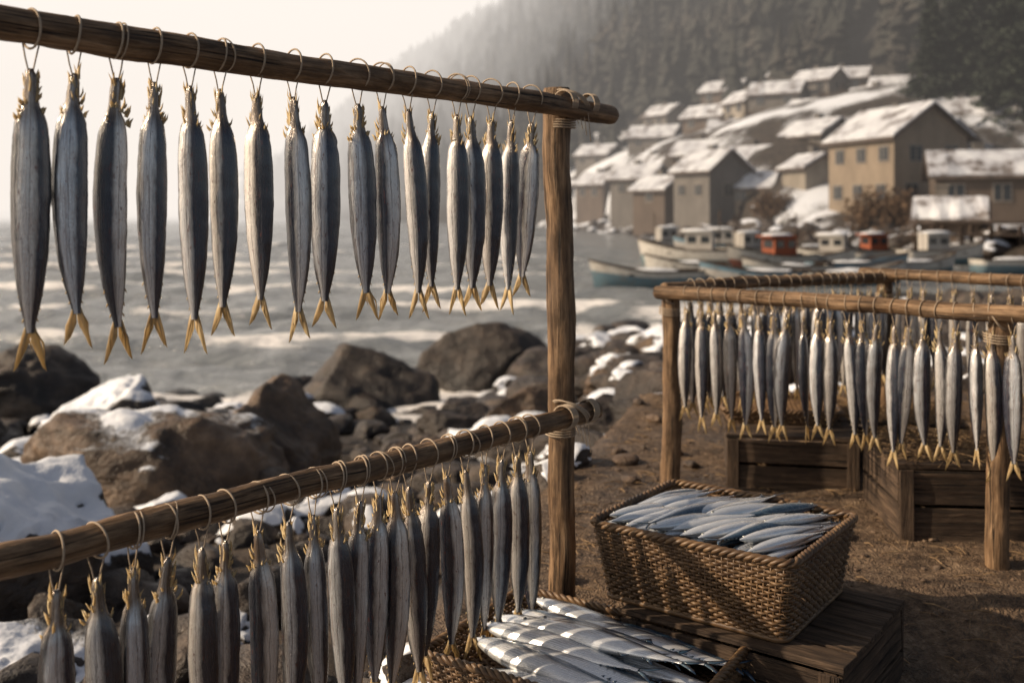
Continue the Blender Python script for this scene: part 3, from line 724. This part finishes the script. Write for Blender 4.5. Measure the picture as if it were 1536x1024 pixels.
HS=[(27.6,72,.5,6.0,7.4,5.4,2.1,17,0,2),(17.7,89,1.0,4.4,5.0,3.3,1.6,28,1,1),(32.2,121,12.3,4.6,5.8,2.4,1.4,60,1,1),(47.8,132,15.3,6.0,7.4,2.8,1.7,55,3,1),
(33,107,8.6,4.4,6.0,2.5,1.4,48,2,1),(25.5,113,7.2,4.2,5.8,2.3,1.3,70,0,1),(20.2,141,8.7,4.6,6.4,2.3,1.5,62,1,1),(14.2,111,1.6,4.0,5.2,2.7,1.3,50,1,1),
(11.6,132,1.6,4.0,5,2.6,1.3,40,2,1),(24.8,83,.3,3.2,3.6,4.0,.9,15,3,2),(30.8,63,.3,4.4,8.0,2.7,1.3,72,2,1),(23.0,94,2.8,3.6,4.6,2.6,1.2,55,2,1),
(20.0,125,3.2,4,5.4,2.7,1.3,35,1,1),(44.6,115,12.3,4.2,5.8,2.4,1.3,60,1,1),(42.5,92,6.8,4.5,7,2.6,1.5,65,3,1),(13.4,153,6.8,4.5,5.8,2.4,1.4,50,1,1),
(28.5,93,5.0,4,5.2,2.7,1.3,25,1,1),(38.5,105,9.6,4.2,6,2.6,1.4,35,0,1),(36,86,3.9,4.4,5.6,2.8,1.5,20,1,1),(54,118,14.6,6,8,3,1.8,40,2,1),(19.5,102,4.0,3.8,5,2.4,1.3,52,2,1),(8.4,152,1.0,4,5,2.6,1.4,30,1,1),(40,141,17,5,6,2.8,1.5,30,1,1),(26,131,10.5,4.2,5.8,2.4,1.4,45,2,1),(16.0,165,9.5,4.2,5.8,2.4,1.4,60,2,1),(23,150,12.5,4.2,5.8,2.4,1.4,30,1,1),(31,145,15.5,4.2,5.8,2.4,1.4,50,2,1),(16.8,120,3.6,3.6,4.8,2.3,1.2,25,0,1),(29.5,126,12,3.8,5,2.3,1.3,20,3,1),
(37.5,122,14.2,3.8,5,2.3,1.2,40,1,1),(30.5,101,7.0,3.6,4.8,2.2,1.2,30,1,1),(41.5,124,14.8,3.8,5,2.2,1.2,65,2,1),(14.5,97,.6,3.4,4.4,2.2,1.1,35,2,1),(21.0,88,.6,3.2,4.2,2.2,1.1,60,0,1)]
for h_ in HS:house(*h_)
house(22.8,52,-1.1,2.6,2.8,1.5,.8,65,2,1,'snowy_shed')
jet=empty('wooden_jetty');mb=MB()
for i in range(34):
    q=boxv((19.2+i*.3,47.2-.02*i,-.35),(.26,2.2,.08),jit=.01);mb.add(q[0],q[1],0,q[2])
for i in range(8):
    for dy in(-1,1):q=boxv((19.4+i*1.35,47.1+dy,-1.2),(.16,.16,2.6));mb.add(q[0],q[1],0,q[2])
q=boxv((24.2,46.0,.25),(9.6,.08,.08));mb.add(q[0],q[1],0,q[2])
mb.obj('deck_and_piles',[M_dock],False,jet)
mb=MB()
for i in range(26):
    for r_ in range(3):
        x=15.2+i*.62+r_*.25;q=boxv((x,68.5-.35*i,-1.75+.5*r_),(.58,.7,.46),rotz(-.5),jit=.04);mb.add(q[0],q[1],0,q[2])
o=mb.obj('stone_quay_wall',[M_dock],False)
def reg_far(r,N):
    y=r.uniform(42,125,N);sx=r.uniform(-2.5,5,N);x=22-(y-44)*.163+sx;return x,y
scatter('far_shore_rocks',420,reg_far,lambda r,x,y:.25+.8*r.random()**2,[M_rockd],3,15,.6,.2,.5)

# boats
def paint(name,c1,c2,zs):
    k=NM(name);tc=k.attr('tc');z=k.n('ShaderNodeSeparateXYZ',Vector=tc).outputs[2];n=k.noise(tc,6,4,.7)
    c=k.ramp(k.mr(z,0,1),[(zs-.01,c1),(zs+.01,c2)]);c=k.mix(k.mr(n,.45,.7,0,.6),c,(.16,.12,.09));return k.done(c,.45)
PM=[paint('paint_blue_white',(.10,.17,.21),(.50,.48,.44),.62),paint('paint_teal_white',(.12,.20,.22),(.52,.50,.46),.35),paint('paint_red_white',(.18,.06,.04),(.5,.47,.42),.5),paint('paint_white_blue',(.46,.44,.41),(.13,.23,.30),.72)]
M_cab=plaster('cabin_white',(.48,.45,.41));M_org=plaster('cabin_orange',(.32,.09,.04));M_sn=NM('boat_snow').done((.7,.72,.75),.8)
def boat(x,y,L,W,H,rz,pm,cabin=None,z=SEA,cabx=-.12):
    root=empty('fishing_boat',(x,y,z),rad(rz));mb=MB();n=17;Vv=[];T=[];m=9
    for i in range(n):
        f_=i/(n-1);xx=(f_-.5)*L;hw=W/2*(max(0,1-((f_-.42)/.58)**2)**.6 if f_>.42 else .72+.28*math.sin(f_/.42*math.pi/2));sh=H*(.78+.75*max(0,f_-.45)**1.6*2.0+.12*max(0,.3-f_));hw=max(hw,.01)
        for j in range(m):
            a=-1+2*j/(m-1);yy_=hw*math.copysign(abs(math.sin(a*math.pi/2))**.8,a) if a else 0
            zz=-.12+(sh+.12)*abs(a)**2.2;rk=.18*H*max(0,f_-.8)/.2*(zz/sh)
            Vv.append((xx+rk*1.5,yy_,zz));T.append((xx,yy_,zz/sh))
    F=[(i*m+j,(i+1)*m+j,(i+1)*m+j+1,i*m+j+1) for i in range(n-1) for j in range(m-1)]+[tuple(range(m))]
    mb.add(Vv,F,0,T);mb.obj('hull',[PM[pm]],True,root)
    mb=MB()
    for j in(0,m-1):
        q=tube([Vv[i*m+j] for i in range(n)],.035,6);mb.add(q[0],q[1],0,q[2])
    for f_ in(.25,.5,.68):
        i=int(f_*(n-1));q=boxv(((f_-.5)*L,0,Vv[i*m][2]*.72),(.2,abs(Vv[i*m][1])*1.9,.05));mb.add(q[0],q[1],0,q[2])
    mb.obj('gunwale_and_thwarts',[M_dock],False,root)
    mb=MB();P=[Vv[i*m] for i in range(1,n-1)];Q=[Vv[i*m+m-1] for i in range(1,n-1)]
    V=[(p[0],p[1]*.93,p[2]*.62) for p in P]+[(p[0],p[1]*.93,p[2]*.62) for p in Q];k_=len(P)
    mb.add(V,[(i,i+1,i+1+k_,i+k_) for i in range(k_-1)],0);mb.obj('deck',[M_sn if random.random()<.5 else M_dock],True,root)
    if cabin is not None:
        cw,cl,ch=W*.55,L*.28,H*1.25;cx=cabx*L;mb=MB();q=boxv((cx,0,H*.5+ch/2),(cl,cw,ch));mb.add(q[0],q[1],0);q=boxv((cx+cl*.1,0,H*.5+ch+.03),(cl*1.25,cw*1.2,.06));mb.add(q[0],q[1],0)
        mb.obj('cabin',[cabin],False,root)
        mb=MB()
        for sg in(-1,1):
            for d_ in(-.25,.25):q=boxv((cx+d_*cl,sg*cw/2,H*.5+ch*.7),(cl*.32,.03,ch*.3));mb.add(q[0],q[1],0)
        q=boxv((cx+cl/2,0,H*.5+ch*.7),(.03,cw*.7,ch*.3));mb.add(q[0],q[1],0);mb.obj('cabin_windows',[M_glass],False,root)
        V,F=ico(3);mb=MB();mb.add(V*np.array([cl*.62,cw*.58,.10])+np.array([cx+cl*.1,0,H*.5+ch+.08]),F.tolist(),0);mb.obj('cabin_roof_snow',[M_sn],True,root)
        mb=MB();q=tube([(cx-cl*.7,0,H*.4),(cx-cl*.75,0,H*.5+ch*2.0)],.03,6);mb.add(q[0],q[1],0,q[2]);q=tube([(cx+.42*L,0,H*.5),(cx-cl*.72,0,H*.5+ch*1.8)],.01,4);mb.add(q[0],q[1],0,q[2]);mb.obj('mast',[M_dock],True,root)
    else:
        V,F=ico(3);mb=MB();V2=V*np.array([L*.26,W*.30,.16])+np.array([-.04*L,0,H*.70]);V2[:,2]+=.05*fbm(V2[:,0]*3,V2[:,1]*3,None,3,int(x*10));mb.add(V2,F.tolist(),0);mb.obj('covered_nets',[M_sn],True,root)
boat(4.5,33,3.6,1.15,.66,184,0)
boat(8.3,33.5,3.7,1.2,.62,176,3)
boat(10.9,42,4.2,1.5,.8,205,2,M_org,cabx=-.1)
boat(8.3,47,4.4,1.6,.85,160,1,M_cab)
boat(18.6,43.2,3.9,1.3,.7,14,1,M_cab,z=SEA+.25)
boat(13.3,38.5,3.9,1.2,.66,8,3)
boat(14.6,47,4.0,1.4,.75,150,0,M_cab)
boat(12.6,52,4.2,1.4,.75,30,2,M_cab)
boat(6.9,39,3.2,1.1,.6,172,1)
boat(16.3,40.0,3.4,1.1,.6,20,1)
boat(10.2,37.0,3.3,1.1,.6,190,0)
boat(11.5,57,4.2,1.4,.8,170,3,M_cab)
boat(16.0,53,3.8,1.3,.8,30,0)
boat(13.0,43.5,3.4,1.2,.65,340,1)
boat(17.2,48.5,3.8,1.3,.75,200,2,M_org)
boat(19.6,38.8,3.6,1.2,.65,12,0,None,SEA+.1)
boat(11.4,33.5,3.4,1.15,.6,8,0)
boat(10.0,62,4.0,1.4,.8,20,0,M_cab)

# ---------------------------------------------------------------- trees
k=NM('conifer_foliage');p=k.pos();M_fol=k.done(k.ramp(k.noise(p,1.4,3),[(.3,(.010,.015,.010)),(.6,(.024,.034,.021)),(.8,(.045,.055,.035))]),.8)
k=NM('far_forest');p=k.pos();M_forest=k.done(k.ramp(k.noise(p,.12,4,.7),[(.3,(.012,.014,.011)),(.5,(.022,.023,.018)),(.7,(.050,.042,.034))]),.9)
M_bark=NM('bark').done((.06,.045,.035),.9)
def pine(x,y,z,h,seed):
    r=np.random.default_rng(seed);root=empty('pine_tree',(x,y,z),r.uniform(0,6));mb=MB();q=tube([(0,0,-2),(0,0,h*.5),(.05,0,h)],[h*.02,h*.012,h*.002],8);mb.add(q[0],q[1],0,q[2]);mb.obj('trunk',[M_bark],True,root)
    nb=260;Vs=[];Fs=[];o=0
    for i in range(nb):
        f_=(i+.5)/nb;zz=h*(.08+.92*f_);R=h*.26*(1-f_)**.85*r.uniform(.55,1.15)+.08;a=r.uniform(0,6.28);nl=int(16+30*(1-f_))
        for j in range(nl):
            t=r.uniform(.1,1);c=np.array([math.cos(a)*R*t,math.sin(a)*R*t,zz-R*.28*t+r.normal()*.06])+r.normal(size=3)*.10*(R*.35+.15)
            s=(.10+.13*r.random())*(1.1-.4*t)*h/10;d=r.normal(size=(3,3))*s;d[:,2]*=.7;d[0]+=np.array([math.cos(a),math.sin(a),-.4])*s*1.3
            Vs.append(c+d);Fs.append((o,o+1,o+2));o+=3
    mb=MB();mb.add(np.concatenate(Vs),Fs,0);mb.obj('crown',[M_fol],False,root)
for i,(x,y,z,h) in enumerate([(39.8,95,9.0,12.5),(42.8,95,8.5,15),(44.8,90,7.5,17),(48.5,93,9,19),(46.2,96,9,18),(51.5,98,10,19),(47,86,7.5,16),(55,104,11,20),(37.0,150,19,13),(30,158,14,12),(58,122,15,16),(50.5,90,8,17),(45,102,11,14)]):pine(x,y,z,h,50+i)
M_bush=NM('dry_leaves').done((.11,.065,.035),.9)
def bush(x,y,z,w,h,seed):
    r=np.random.default_rng(seed);root=empty('bare_bush',(x,y,z));mb=MB()
    for i in range(170):
        a=r.uniform(0,6.28);e=r.uniform(.1,1.2);d=np.array([math.cos(a)*math.cos(e)*w,math.sin(a)*math.cos(e)*w,math.sin(e)*h]);c=r.normal(size=3)*.15
        P=[r.normal(size=3)*.2*np.array([1,1,0]),d*.5+c,d*r.uniform(.7,1.1)+c*1.5];q=tube(P,[.04,.025,.008],3,cap=False);mb.add(q[0],q[1],0,q[2])
        for j in range(14):
            cc_=d*r.uniform(.35,1.05)+r.normal(size=3)*.25;dd=r.normal(size=(3,3))*.11;mb.add(cc_+dd,[(0,1,2)],1)
    mb.obj('branches',[M_bark,M_bush],False,root)
bush(23.6,64,-.4,2.4,2.6,1);bush(26.2,66,-.2,2.0,2.0,2);bush(30.5,78,1.5,2.4,2.6,3);bush(21.5,98,3.5,2,2,4);bush(16,104,1.5,1.8,1.8,5)
bush(21.0,80,.3,1.8,1.8,6);bush(36,97,7,2.5,2.8,7);bush(29,118,10,2.4,2.6,8);bush(33.5,98,6.5,2.2,2.6,9);bush(24,104,5.5,2.0,2.2,10);bush(38,118,12,2.6,3,11);bush(18.5,132,6.5,2.2,2.6,12)
def treeT(seed):
    r=np.random.default_rng(seed);V=[];F=[];o=0;ns=9;bare=seed%3==2
    for q in range(6):
        z0=.10+.15*q;z1=z0+.27;R=.25*(1-q/6.6)*r.uniform(.8,1.15)
        if bare:z0=.35+.09*q;z1=z0+.18;R=.22*r.uniform(.6,1.1)*math.sin((q+1)/7*math.pi)**.5
        cx,cy=r.normal(size=2)*(.07 if bare else .012)
        for j in range(ns):
            a=j/ns*6.28+r.uniform(-.2,.2);rr=R*r.uniform(.6,1.25);V.append((cx+math.cos(a)*rr,cy+math.sin(a)*rr,z0+r.uniform(-.04,.04)))
        V.append((cx,cy,z1));
        for j in range(ns):F.append((o+j,o+(j+1)%ns,o+ns))
        o+=ns+1
    V+=[(.02,0,-.2),(-.01,.017,-.2),(-.01,-.017,-.2),(0,0,.6)];F+=[(o,o+1,o+3),(o+1,o+2,o+3),(o+2,o,o+3)]
    return np.array(V),np.array(F)
TT=[treeT(i) for i in range(9)]
r=np.random.default_rng(5);Vs=[];Fs=[];o=0
N=13000;al=r.uniform(-.3,1.7,N)*295;pq=r.uniform(-14,104,N)
xs=-30+.474*al-.881*pq;ys=430-.881*al-.474*pq
y2=r.uniform(104,215,6500);x2=y2*r.uniform(.24,.60,6500);xs=np.concatenate([xs,x2]);ys=np.concatenate([ys,y2]);N=len(xs)
H_,s_,hl_,hv_=far_h(xs,ys)
ok=(H_>4)&(ys>100)&(xs<.62*ys+12)&(hl_>hv_-4)
for h_ in HS:ok&=((xs-h_[0])**2+(ys-h_[1])**2>30)
ok&=~((ys<165)&(H_<15)&(r.random(N)<.72))
for x,y,z in zip(xs[ok],ys[ok],H_[ok]):
    V,F=TT[r.integers(9)];h_=r.uniform(4.5,12)*(1.15 if r.random()<.2 else 1);V=V*np.array([h_*.85,h_*.85,h_])@rotz(r.uniform(0,6)).T
    Vs.append(V+np.array([x,y,z]));Fs.append(F+o);o+=len(V)
arr_mesh('distant_forest',np.concatenate(Vs),np.concatenate(Fs),[M_forest],{},False)
print('trees',ok.sum())

# ---------------------------------------------------------------- mist
def fog(name,c,s,sig,col):
    mb=MB();q=boxv(c,s);mb.add(q[0],q[1],0)
    m=bpy.data.materials.new(name+'_volume');m.use_nodes=True;t=m.node_tree
    t.nodes.remove(t.nodes['Principled BSDF']);out=t.nodes['Material Output']
    a=t.nodes.new('ShaderNodeVolumeAbsorption');a.inputs['Color'].default_value=(0,0,0,1);a.inputs['Density'].default_value=sig
    e=t.nodes.new('ShaderNodeEmission');e.inputs['Color'].default_value=(*col,1);e.inputs['Strength'].default_value=sig  # mist glows by itself: its haze brightness is emission, not scattered light
    ad=t.nodes.new('ShaderNodeAddShader');t.links.new(a.outputs[0],ad.inputs[0]);t.links.new(e.outputs[0],ad.inputs[1]);t.links.new(ad.outputs[0],out.inputs['Volume'])
    return mb.obj(name,[m],False)
fog('emissive_mist',(0,400,40),(1500,700,110),.0015,(.72,.66,.61))
fog('emissive_mist',(-70,320,40),(250,250,108),.0062,(1.12,1.04,.96))

# ---------------------------------------------------------------- light
sd=Vector((-.86,-.06,.49)).normalized()
sun=bpy.data.lights.new('sun','SUN');sun.energy=5.0;sun.angle=rad(.6);sun.color=(1,.80,.58)
so=bpy.data.objects.new('sun',sun);COL.objects.link(so);so.rotation_euler=(-sd).to_track_quat('-Z','Y').to_euler()
w=bpy.data.worlds.new('World');scene.world=w;w.use_nodes=True;t=w.node_tree;bg=t.nodes['Background'];out=t.nodes['World Output']
sky=t.nodes.new('ShaderNodeTexSky');sky.sky_type='NISHITA';sky.sun_disc=False;sky.sun_elevation=math.asin(sd.z);sky.sun_rotation=math.atan2(sd.x,sd.y);sky.dust_density=4;sky.air_density=1.2
t.links.new(sky.outputs[0],bg.inputs[0]);bg.inputs[1].default_value=.055
gd=Vector((-.80,.45,.30)).normalized()
tc=t.nodes.new('ShaderNodeTexCoord');vm=t.nodes.new('ShaderNodeVectorMath');vm.operation='DOT_PRODUCT';t.links.new(tc.outputs['Generated'],vm.inputs[0]);vm.inputs[1].default_value=gd
mr=t.nodes.new('ShaderNodeMapRange');mr.interpolation_type='SMOOTHSTEP';t.links.new(vm.outputs['Value'],mr.inputs[0]);mr.inputs[1].default_value=-.40;mr.inputs[2].default_value=.80
cr=t.nodes.new('ShaderNodeValToRGB');t.links.new(mr.outputs[0],cr.inputs[0]);cr.color_ramp.elements[0].color=(.14,.15,.18,1);cr.color_ramp.elements[1].color=(1.30,1.14,1.0,1)
e=cr.color_ramp.elements.new(.5);e.color=(.76,.71,.67,1)
sx=t.nodes.new('ShaderNodeSeparateXYZ');t.links.new(tc.outputs['Generated'],sx.inputs[0])
m2=t.nodes.new('ShaderNodeMapRange');m2.interpolation_type='SMOOTHSTEP';t.links.new(sx.outputs[2],m2.inputs[0]);m2.inputs[1].default_value=.18;m2.inputs[2].default_value=.50;m2.inputs[3].default_value=1.0;m2.inputs[4].default_value=.12
b2=t.nodes.new('ShaderNodeBackground');t.links.new(cr.outputs[0],b2.inputs[0]);t.links.new(m2.outputs[0],b2.inputs[1])
ad=t.nodes.new('ShaderNodeAddShader');t.links.new(bg.outputs[0],ad.inputs[0]);t.links.new(b2.outputs[0],ad.inputs[1]);t.links.new(ad.outputs[0],out.inputs[0])
# ---------------------------------------------------------------- camera
cam=bpy.data.cameras.new('camera');co=bpy.data.objects.new('camera',cam);COL.objects.link(co)
co.location=(0,0,.82);co.rotation_euler=(rad(90),0,0);cam.lens=35.156;cam.sensor_width=36;cam.shift_y=-.128;cam.clip_start=.02;cam.clip_end=8000
cam.dof.use_dof=True;cam.dof.focus_distance=1.6;cam.dof.aperture_fstop=4.2
scene.camera=co
scene.view_settings.view_transform='Standard';scene.view_settings.look='None';scene.view_settings.exposure=0
